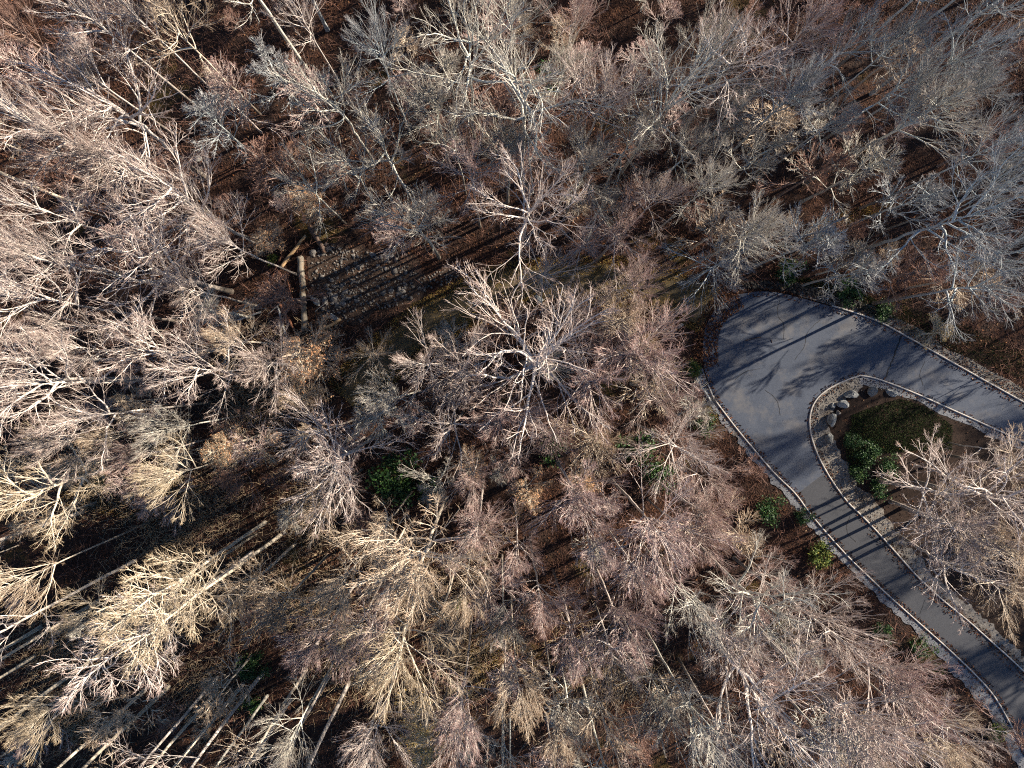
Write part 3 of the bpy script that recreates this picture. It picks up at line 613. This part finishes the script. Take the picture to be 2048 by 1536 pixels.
# trees found by the foot of their trunk
POLES = [
 (1645,160,'oak',25,110,'cool','tall tree with a long blue grey trunk near the top right, left of its twin'),
 (1730,140,'oak',25,110,'cool','right hand twin of the long blue grey trunks near the top right'),
 (1935,290,'oak',23,90,'cool','blue grey trunk running off the right edge, upper right'),
 (1745,185,'pole',24,80,'cool','thin blue grey trunk below the twin trunks near the top right'),
 (625,155,'pole',25,90,'grey','tall dark thin tree leaning across the top left towards the top edge'),
 (655,60,'pole',23,80,'cool','dark thin tree running off the top edge, left of the top oak'),
 (530,1045,'pole',24,95,'gold','slender tree with a bright yellow trunk foot in the lower left'),
 (560,1071,'pole',24,105,'gold','tall white pole tree right of the yellow footed one'),
 (505,1104,'pole',25,100,'pale','tall pole tree with the thickest white trunk in the lower left'),
 (588,1090,'pole',15,60,'tan','short tan stemmed tree right of the white pole trees'),
 (340,1371,'pole',25,95,'gold','straight straw trunk reaching the bottom edge, lower left'),
 (292,1378,'pole',25,95,'gold','straw pole left of the straight straw trunk at the bottom left'),
 (438,1352,'pole',24,85,'pale','thin white pole ending at the bottom edge below the yellow footed tree'),
 (432,1384,'pole',22,80,'gold','white pole tree second right of the straight straw trunk'),
 (486,1368,'pole',25,85,'tan','tan pole in the bottom left row of parallel trunks'),
 (526,1345,'pole',25,90,'pale','long mottled grey pole in the bottom row of parallel trunks'),
 (534,1392,'pole',21,70,'grey','grey pole below the small green shrub in the bottom left'),
 (582,1398,'pole',24,75,'pale','pale pole right of the small green shrub in the bottom left'),
 (612,1340,'pole',22,75,'tan','faint tan pole left of the two white bottom poles'),
 (658,1352,'pole',23,80,'pale','thin white pole beside the thickest bottom pole'),
 (698,1365,'pole',25,95,'pale','thickest white pole on the bottom edge, left of the cream fan crown'),
 (765,1390,'pole',23,75,'pale','white bent pole tree below the cream fan crown'),
 (272,1120,'pole',24,90,'pale','white pole tree with a bushy top on the left of the yellow footed one'),
 (165,1023,'pole',25,85,'pale','white trunk running straight off the left edge, lower half'),
 (85,1252,'pole',24,80,'gold','straw trunk running off the left edge near the bottom left'),
 (205,1305,'pole',22,90,'gold','straw coloured trunk with a fine top, lower left corner'),
 (70,1312,'pole',23,80,'gold','straw trunk closest to the bottom left corner'),
 (220,936,'pole',22,80,'tan','tan thin trunk over the golden ground on the left'),
 (285,720,'pole',24,95,'pale','upper one of the two long pale trunks on the left'),
 (268,756,'pole',25,95,'pale','lower one of the two long pale trunks on the left'),
 (160,412,'pole',23,85,'tan','thick tan trunk running off the left edge above middle'),
 (200,1200,'pole',23,85,'gold','straw pole above the lower left corner trunks'),
 (1005,1330,'pole',20,60,'grey','dark bare stem in the black gap at bottom centre'),
 (1165,1370,'pole',21,65,'grey','dark stem right of the bottom centre gap'),
 (1020,1440,'pole',15,45,'cool','dead grey stem with stub branches at the bottom edge'),
]
FUZZ = [ # crown px, radius, height, bark, leaf colour, label
 (612,715,70,11,'tan','beech','orange leafy beech below the fallen logs'),
 (452,890,62,11,'gold','beech','straw tan fuzzy tree left of the dark gap'),
 (590,795,42,9,'tan',None,'pale fuzzy small tree at the foot of the orange leafy beech'),
 (850,1460,75,13,'gold','yellow','golden leafy tree on the bottom edge'),
 (612,402,38,6,'tan','beech','olive tan bush above the fallen logs'),
 (1055,985,42,9,'tan','beech','tan fuzzy column in the rosy crowns below centre'),
 (940,935,34,9,'tan','beech','small orange leafy tree right of the dark evergreen shrub'),
 (1890,665,32,3.5,'gold','yellow','golden bush on the bank above the upper road arm'),
 (530,480,32,4.5,'tan','beech','orange brown bush left of the sunlit split log'),
 (1160,965,40,10,'tan','beech','small orange centred tree below the round evergreen near the centre'),
 (130,940,45,10,'tan',None,'smooth tan fuzzy tree at the left edge, lower half'),
 (780,425,26,3,'red','beech','rust red bush on the slope above the stony clearing'),
 (1330,640,30,4,'pink','beech','orange pink bush at the left end of the road'),
 (590,300,32,3.5,'red','beech','rust bush in the dark gap right of the upper left oaks'),
]
SPOT = []
def on_way(q): return bool(inside([q[:2]], ROAD)[0]) or seg_dist([q[:2]], road_c)[0] < .9 or seg_dist([q[:2]], TRACK_C)[0] < 1.6
for x, y, rp, kind, h, mat, lab in TREES:
    for f in (1, .93, 1.07, .86, 1.14, .78, .7, .6, .5, .4):                # a height whose foot stands clear of road and track
        q = px(x, y, .77 * h * f)
        if not on_way(q): break
    h *= f; rad = max(1.2, rp * (CAM_H - .77 * h) / F_PX * 1.08); SPOT.append((x, y, lab))
    plant(kind, q.x, q.y, h * rng.uniform(.98, 1.02), rad, mat, lab, {'oak': 'oak_tree', 'maple': 'bare_tree', 'sapling': 'young_tree'}[kind], 'tall bare trees of the forest')
for x, y, kind, h, rp, mat, lab in POLES:
    SPOT.append((x, y, lab)); q = px(x, y); plant(kind, q.x, q.y, h, rp * (CAM_H - .8 * h) / F_PX * 1.05, mat, lab, 'pole_tree' if kind == 'pole' else 'oak_tree', 'tall bare trees of the forest')
for x, y, rp, h, mat, lv, lab in FUZZ:
    q = px(x, y, .7 * h); plant('fuzz', q.x, q.y, h, rp * (CAM_H - .7 * h) / F_PX * 1.05, mat, lab, 'leafy_understory_tree' if h > 7 else 'leafy_bush', 'understory trees keeping dry leaves', 'tree' if h > 7 else 'bush', lv)
def to_px(x, y, z):
    c = CM.transposed() @ (Vector((x, y, z)) - CO); return 1024 + F_PX * c.x / -c.z, 768 - F_PX * c.y / -c.z
def side_label(head, u, v, most=11):
    near = sorted(SPOT[:NSPOT], key=lambda s: math.hypot(s[0] - u, s[1] - v)); near = next((s for s in near[:5] if len(s[2].split()) <= most), None)
    if not near or not (-20 < u < 2068 and -20 < v < 1556): return None
    du, dv = u - near[0], v - near[1]; w = ('right of' if du > 0 else 'left of') if abs(du) > abs(dv) else ('below' if dv > 0 else 'above'); return f'{head} {w} the {near[2]}'
NSPOT = len(SPOT)
# further crowns closing the canopy between the ones above
OPEN = [(600,560,120),(700,570,110),(800,600,80),(560,300,80),(560,640,90),(540,840,60),(900,600,70),(1000,580,60),(1350,600,70),(1560,640,260),(1850,720,160),(1650,400,90),(1720,1160,130),(1900,1330,140),(1830,860,160),(1950,900,120),(1850,1200,120),(560,950,55),(480,1000,60),(230,980,70),(1000,1300,50),(1420,720,60),(1640,540,90),(1760,620,80),(1500,1010,70),(350,1330,50),(1480,860,95),(1440,780,85),(1540,950,95),(1600,1050,110),(1680,1120,100),(1800,1260,100),(1400,640,80),(300,1400,90),(420,1420,90),(560,1420,90)]
tries = n_fill = 0
while n_fill < 45 and tries < 5000:
    tries += 1; u, v = rng.uniform(20, 2030), rng.uniform(20, 1516)
    if any(math.hypot(u - a, v - b) < c for a, b, c in OPEN): continue
    if min(math.hypot(u - a[0], v - a[1]) for a in SPOT) < 72: continue
    h = rng.uniform(14, 20); q = px(u, v, .77 * h)
    if on_way(q) or inside([q[:2]], ISLAND)[0] or inside([q[:2]], STONES)[0] or (v > 1000 and u > 1450 and seg_dist([q[:2]], drv_l)[0] < 3.2): continue
    mt, look = ('cool', 'blue grey') if u > 1650 and v < 700 else ('gold', 'straw') if u < 600 and v > 950 else ('pale', 'whitish') if u < 560 else ('grey', 'grey') if v < 420 else [('pink', 'rosy'), ('pale', 'whitish'), ('tan', 'tan')][rng.integers(3)]
    kd = 'oak' if rng.random() < .3 else 'maple'; lab = side_label(f'{look} bare crown', u, v, 9)
    if not lab: continue
    SPOT.append((u, v, lab)); n_fill += 1
    plant(kd, q.x, q.y, h, rng.uniform(62, 88) * (CAM_H - .77 * h) / F_PX, mt, lab, 'bare_tree', 'tall bare trees of the forest')
# understory saplings between the big trees
def free(x, y, m=.8):
    P = [(x, y)]
    if inside(P, ROAD)[0] or seg_dist(P, road_c)[0] < m + .6: return False
    if inside(P, ISLAND)[0]: return False
    if seg_dist(P, TRACK_C)[0] < 1.7 + m * .5 or inside(P, STONES)[0] or inside(P, DITCH)[0]: return False
    return True
taken = [tuple(o.location[:2]) for o in C.objects if o.type == 'EMPTY']; cand = []
GAP = [((600,590),90),((690,560),100),((1560,600),60),((1870,680),70),((1720,1180),0)]
tries = 0
while len(cand) < 220 and tries < 9000:
    tries += 1; x, y = rng.uniform(-46, 46), rng.uniform(-36, 35)
    if not free(x, y): continue
    if any(math.hypot(x - px(*g).x, y - px(*g).y) < rr / 25 for g, rr in GAP): continue
    if min((math.hypot(x - a, y - b) for a, b in cand), default=9) < 2.1: continue
    if min(math.hypot(x - a, y - b) for a, b in taken) < .9: continue
    cand.append((x, y))
LOOK = {'pink': 'rosy', 'red': 'russet', 'grey': 'grey', 'tan': 'tan'}
for x, y in cand:
    h = rng.uniform(4.5, 11); mt = str(rng.choice(['pink', 'red', 'grey', 'tan', 'pink', 'red'])); u, v = to_px(x, y, h * .8)
    lab = side_label(LOOK[mt] + ' sapling', u, v) or 'thin bare sapling growing in the understory beneath the tall trees'
    plant('sapling', x, y, h, h * rng.uniform(.16, .24), mt, lab, 'sapling', 'saplings of the understory', limbs=False)
# the forest goes on beyond the picture; sunward trees sized to shade the road
ring = []; tries = 0
while len(ring) < 230 and tries < 22000:
    tries += 1; x, y = rng.uniform(-75, 110), rng.uniform(-62, 85); q = (abs(x) < 46 and -36 < y < 36)
    if q or not free(x, y, 2): continue
    if seg_dist([(x, y)], out_e)[0] < 3 or (x > 40 and inside([(x, y)], ISLAND)[0]): continue
    if min((math.hypot(x - a, y - b) for a, b in ring), default=99) < (3.8 if x + y > 30 else 8): continue
    if (x < -58 or y < -48): continue
    ring.append((x, y))
for x, y in ring:
    kind = rng.choice(['oak', 'maple', 'maple'] if x + y > 25 else ['oak', 'maple', 'pole']); plant(kind, x, y, rng.uniform(17, 22) if x > 42 and y < 40 else rng.uniform(11, 15) if x + y > 25 else rng.uniform(19, 25), rng.uniform(3.2, 4.8), rng.choice(['pale', 'grey', 'cool', 'pink']), 'bare forest tree standing beyond the edge of the picture', 'outer_tree', 'forest trees beyond the picture edge', limbs=True)

# thorny brush near the ground
q = rng.uniform((-48, -37), (48, 36), (62000, 2)); d = np.sin(q[:, 0] * .43 + 2) * np.cos(q[:, 1] * .37 + 1) + .6 * np.sin(q[:, 0] * .8 - q[:, 1] * .6)
k = (rng.random(len(q)) < .5 + .4 * d) & ~inside(q, ROAD) & (seg_dist(q, road_c) > .9) & (seg_dist(q, TRACK_C) > 1.9) & ~inside(q, STONES) & ~inside(q, DITCH) & ~inside(q, ISLAND); q = q[k]; n = len(q)
bp = grow(rng, np.c_[q, hz(q)], np.c_[rng.normal(0, .6, (n, 2)), np.full(n, 1.0)], rng.uniform(.4, 1.9, n), 2, .25, -.05)
bv, bq, ba = tubes(bp, taper(np.full(n, .014), np.full(n, .006), 2), 3, 1.0)
tag(link('brushwood', mesh_np('brushwood', bv, bq, M['red'], attrs={'thin': ba})), 'russet brushwood covering the forest floor', 'brush', kind='stuff')
ctr = np.array([tuple(px(*c)[:2]) for c in ((180,960),(420,1010),(330,1060),(500,1180),(620,1210),(300,1240),(120,1300),(420,1380),(850,1420),(960,1300),(700,1330),(880,1180),(620,1030),(150,1420),(560,740),(500,820),(1180,1330),(1250,1330))])
n = 16000; q = ctr[rng.integers(0, len(ctr), n)] + rng.normal(0, 1.9, (n, 2)); q = q[~inside(q, ROAD)]; n = len(q)
bp = grow(rng, np.c_[q, hz(q)], np.c_[rng.normal(0, .7, (n, 2)), np.full(n, 1.0)], rng.uniform(.4, 1.6, n), 2, .25, -.05); bv, bq, ba = tubes(bp, taper(np.full(n, .015), np.full(n, .007), 2), 3, 1.0)
tag(link('dry_weeds', mesh_np('dry_weeds', bv, bq, M['gold'], attrs={'thin': ba})), 'straw coloured dry weeds in sunny gaps of the lower left forest', 'weeds', kind='stuff')

# ------------------------------------------------------------------ evergreen shrubs
def shrub_proto(seed, leafmat):
    r = np.random.default_rng(seed); n = 1500; c = r.normal(0, 1, (14, 3)) * (.38, .38, .2) + (0, 0, .55); pts = c[r.integers(0, 14, n)] + r.normal(0, .19, (n, 3)); pts[:, 2] = np.clip(pts[:, 2], .04, 1.1)
    v, q = leaf_quads(r, pts, .075, .9); st = grow(r, np.zeros((14, 3)), c, np.linalg.norm(c, axis=1), 4, .1, .05)
    return mesh_np('foliage', v, q, leafmat), mesh_np('stem', *tubes(st, taper(np.full(14, .02), np.full(14, .006), 4), 4)[:2], M['log_brown'])
SH = {('g', i): shrub_proto(500 + i, M['green']) for i in range(3)}; SH.update({('l', i): shrub_proto(520 + i, M['lime']) for i in range(2)})
shrubs = [((790,955),2.1,2.2,'g','big dark evergreen shrub in the forest left of bottom centre'),
 ((855,985),1.0,1.2,'g','small evergreen beside the big dark evergreen shrub'),
 ((1105,895),1.3,1.6,'g','round dark evergreen shrub under the huge central crown'),
 ((1275,895),1.5,1.5,'g','evergreen shrub under the pale dome crown, left side'),
 ((1315,945),1.3,1.4,'g','yellowish evergreen shrub under the pale dome crown, lower side'),
 ((1410,850),1.0,1.0,'g','evergreen shrub between the pale dome crown and the drive kerb'),
 ((1540,1020),1.2,1.1,'g','dark green shrub left of the drive, topmost of the row along the gravel'),
 ((1605,1035),.7,.7,'g','small green shrub at the edge of the drive gravel'),
 ((1638,1110),1.2,1.1,'l','yellow green shrub left of the middle of the drive'),
 ((1768,1266),.8,.8,'g','green shrub by the lower drive gravel, above the rosy edge crown'),
 ((1842,1298),1.0,.8,'g','dark green shrub close to the lower drive gravel'),
 ((1878,1340),.6,.6,'l','tiny yellow green shrub below the dark one by the lower drive'),
 ((1995,1462),1.0,.9,'l','bright green shrub at the lower right beside the kerb'),
 ((1735,905),1.05,.9,'g','leafy green shrub on the island behind the boulders'),
 ((1720,945),.9,.8,'g','green shrub on the island, lower left of the leafy one'),
 ((1775,930),.9,.9,'g','green shrub touching the left island oak'),
 ((1700,880),.7,.5,'g','dark low shrub beside the dull flat island boulder'),
 ((1760,975),1.0,.8,'g','dark shrub under the left island oak'),
 ((1580,540),1.1,.9,'g','green shrub on the bank above the ditch, left one'),
 ((1700,575),1.2,.9,'g','green shrub on the bank above the right end of the ditch'),
 ((1770,620),.9,.8,'g','dark shrub beside the kerb of the upper road arm'),
 ((1085,165),1.3,1.5,'g','green shrub glimpsed through the wide top centre oak'),
 ((500,1335),1.2,1.4,'g','small green shrub among the bottom left poles'),
 ((505,1410),.9,1.0,'g','second small green shrub among the bottom left poles'),
 ((1385,740),.8,.6,'l','yellow green shrub at the left end of the road above the pole'),
 ((200,965),.9,.5,'l','low yellowish shrub on the golden ground at the left'),
 ((920,1205),.7,.7,'l','small yellow shrub right of the upper cream crown'),
 ((545,520),.5,.5,'l','tiny yellow green plant left of the split log')]
for i, (p, s, h, k, lab) in enumerate(shrubs):
    q = px(*p, h * .5); e = empty('evergreen_shrub' if k == 'g' else 'green_shrub', (q.x, q.y, hz1(q.x, q.y) - .02), rng.uniform(0, 6)); e.scale = (s, s, h); tag(e, lab, 'shrub', 'green shrubs')
    f, st = SH[(k, i % (3 if k == 'g' else 2))]; link('foliage', f, parent=e); link('stem', st, parent=e)

# ------------------------------------------------------------------ fallen logs, sticks, poles
def log(name, a, b, dia, mat, lab, z=0.0, cat='log', bend=.06, end=.75, stubs=3, group='fallen logs and sticks'):
    A, B = px(*a), px(*b); L = math.hypot(B.x - A.x, B.y - A.y); r = np.random.default_rng(int(abs(a[0] * 7 + a[1]))); n = max(6, int(L / .25)); t = np.linspace(0, 1, n + 1)
    P = np.c_[np.convolve(r.normal(0, bend, n + 1), [.25, .5, .25], 'same') * .6 + bend * np.sin(t * 3) * L * .3, np.zeros(n + 1), t * L]; P[:, 0] -= P[0, 0]
    rad = dia / 2 * (1 - (1 - end) * t) * r.uniform(.93, 1.07, n + 1); V, Q, _ = tubes(P[None], rad[None], 10); V = V + r.normal(0, dia * .02, V.shape)
    me = mesh_np(name, V, Q, M[mat], True); bm = bmesh.new(); bm.from_mesh(me); bmesh.ops.holes_fill(bm, edges=[e for e in bm.edges if e.is_boundary]); bmesh.ops.recalc_face_normals(bm, faces=bm.faces); bm.to_mesh(me); bm.free()
    o = link(name, me); za = hz1(A.x, A.y) + dia * .42 + z; zb = hz1(B.x, B.y) + dia * .42 * end + z
    d = Vector((B.x - A.x, B.y - A.y, zb - za)); o.location = (A.x, A.y, za); o.rotation_euler = d.to_track_quat('Z', 'Y').to_euler(); tag(o, lab, cat, group)
    for s in range(stubs):
        i = r.integers(1, n); dd = nrm(np.array([[r.normal(), r.normal(), r.normal() * .6 + .5]])); sp = grow(r, P[i:i + 1] * 1.0, dd, np.array([dia * r.uniform(.8, 2.2)]), 3, .15, 0)
        link('branch_stub', mesh_np('branch_stub', *tubes(sp, np.array([[dia * .12, dia * .1, dia * .08, dia * .04]]), 5)[:2], M[mat], True), parent=o)
    return o
log('fallen_log', (566,537), (615,473), .30, 'log_tan', 'sunlit split tan log lying diagonally above the stony clearing', .12, end=.7)
log('fallen_log', (603,515), (609,662), .52, 'log_pale', 'thick pale log lying upright beside the stone bed', end=.85)
log('fallen_log', (550,591), (588,657), .24, 'log_red', 'red brown log lying left of the thick pale log')
log('fallen_log', (556,612), (572,676), .22, 'log_grey', 'thin grey log just left of the red brown log')
log('fallen_log', (471,633), (531,607), .34, 'log_brown', 'dark brown log with a broken end left of the log pile')
log('fallen_log', (474,641), (523,626), .20, 'log_grey', 'silver barked log below the dark brown log', .05)
log('fallen_log', (640,663), (683,638), .26, 'log_tan', 'yellow tan curved log at the foot of the stone bed', .03, bend=.12)
log('fallen_log', (622,455), (652,508), .42, 'log_brown', 'leaf covered brown log running into the top of the stone bed')
log('stick', (568,505), (545,560), .07, 'log_red', 'thin reddish stick left of the sunlit split log', .1, 'stick', stubs=1)
log('stick', (577,560), (592,620), .06, 'log_red', 'thin stick leaning along the left of the thick pale log', .1, 'stick', stubs=1)
log('stick', (633,625), (655,606), .05, 'log_grey', 'grey crossed stick over the long flat slab', .15, 'stick', stubs=0)
log('stick', (617,642), (624,668), .08, 'log_tan', 'short tan stick at the lower right of the thick pale log', .1, 'stick', stubs=0)
log('stick', (650,455), (677,470), .06, 'log_tan', 'small sunlit stick above the stone bed', .05, 'stick', stubs=0)
log('stick', (538,628), (580,600), .05, 'log_grey', 'thin grey stick crossing the red brown log', .2, 'stick', stubs=0)
log('fallen_log', (593,812), (589,912), .16, 'log_red', 'long red brown pole on the ground below the orange leafy beech', .03)
log('fallen_log', (610,812), (614,874), .14, 'log_red', 'shorter red brown pole right of the long one below the beech', .03)
log('fallen_log', (691,884), (722,856), .42, 'log_pale', 'short cut log with a dark end left of the pale dome crown', stubs=0)
log('fallen_log', (222,984), (256,957), .16, 'log_tan', 'short sunlit log on the golden ground at the left')
log('fallen_log', (-30,52), (82,106), .60, 'log_brown', 'thick dark log slanting in from the top left edge')
log('fallen_log', (478,898), (505,946), .14, 'log_tan', 'thin tan log below the straw fuzzy tree')
log('pole', (1388,752), (1421,802), .20, 'log_grey', 'straight pale pole lying beside the start of the drive kerb', .02, 'pole', .0, .9, 0)
log('stick', (1491,681), (1522,674), .10, 'log_brown', 'dark crooked stick lying on the road', .03, 'stick', .06, .6, 1)
log('stick', (1542,679), (1544,686), .06, 'log_brown', 'tiny dark twig on the road right of the crooked stick', .03, 'stick', .04, .6, 0)
log('fallen_log', (1303,526), (1296,572), .22, 'log_brown', 'black log lying across the upper dirt track', .0, bend=.03)

# ------------------------------------------------------------------ leaf litter and grass
q = rng.uniform((-52, -40), (52, 40), (150000, 2)); k = ~inside(q, ROAD); k &= ~(inside(q, STONES) & (rng.random(len(q)) < .35)); td = seg_dist(q, TRACK_C); k &= ~((td < 1.1) & (rng.random(len(q)) < .9))
dens = np.sin(q[:, 0] * .31 + 1) * np.cos(q[:, 1] * .27) + .5 * np.sin(q[:, 0] * .9 + q[:, 1] * .7); k &= rng.random(len(q)) < .55 + .35 * dens
k &= ~(inside(q, ISLAND) & (rng.random(len(q)) < .5)); q = q[k]
edge = np.r_[in_band(drv_l, -.3, .35, 2200), in_band(tip_e, -1.2, .8, 2200), in_band(isl_l, -.25, .5, 1400), in_band(in_r, -.2, .5, 900), in_band(isl_l[int(nI * .35):], -.6, .3, 900), in_band(out_e, -.4, .9, 2200)]
on = inside(edge, ROAD)
L1 = np.c_[q, hz(q) + .03 + rng.uniform(0, .03, len(q))]; L2 = np.c_[edge, np.where(on, .02, hz(edge) + .05)]
v, f = leaf_quads(rng, np.r_[L1, L2], .085, 1.3)
tag(link('leaf_litter', mesh_np('leaf_litter', v, f, M['litter'])), 'red brown fallen leaves covering the forest floor', 'leaves', kind='stuff')
def blades(name, P, h, mat, lab):
    n = len(P); a = rng.uniform(0, 6.28, n); w = .012; H = h * rng.uniform(.5, 1.3, n); dx, dy = np.cos(a) * w, np.sin(a) * w; lean = rng.normal(0, .45, (n, 2)) * H[:, None]
    V = np.stack([np.c_[P[:, 0] - dx, P[:, 1] - dy, P[:, 2]], np.c_[P[:, 0] + dx, P[:, 1] + dy, P[:, 2]], np.c_[P[:, :2] + lean, P[:, 2] + H]], 1).reshape(-1, 3)
    tag(link(name, mesh_np(name, V, np.arange(3 * n).reshape(-1, 3), mat)), lab, 'grass', kind='stuff')
ls = np.r_[in_band(TRACK_C, .45, 2.0, 26000), in_band(TRACK_C, -2.1, -.55, 30000), in_band(TRACK_C, -.45, .45, 5000), scatter_poly(np.array(p2([(130,930),(330,930),(420,1000),(260,1040),(120,1010)])), 9000), scatter_poly(np.array(p2([(930,1270),(1010,1250),(1010,1340),(950,1370)])), 6000), scatter_poly(np.array(p2([(1640,440),(1760,400),(1790,410),(1670,470)])), 5000)]
clumpy = np.sin(ls[:, 0] * 1.9) * np.cos(ls[:, 1] * 2.3 + ls[:, 0]) + rng.normal(0, .5, len(ls)) > -.35; ls = ls[clumpy & ~inside(ls, ROAD)]
blades('dry_grass', np.c_[ls, hz(ls)], .16, M['straw'], 'golden dry grass along the dirt track and in sunny gaps')
gs = np.r_[scatter_poly(np.array(p2([(1700,830),(1745,812),(1800,797),(1850,812),(1905,850),(1900,900),(1820,900),(1760,905),(1700,960),(1690,900)])), 30000), scatter_poly(np.array(p2([(1560,545),(1640,560),(1740,590),(1800,640),(1760,640),(1650,585),(1560,565)])), 9000), scatter_poly(np.array(p2([(1800,660),(1900,700),(2048,760),(2048,700),(1900,640),(1800,610)])), 7000)]
gs = gs[~inside(gs, ROAD)]
blades('green_grass', np.c_[gs, hz(gs) + .01], .13, M['grass'], 'dark green grass on the island and on the bank above the road')
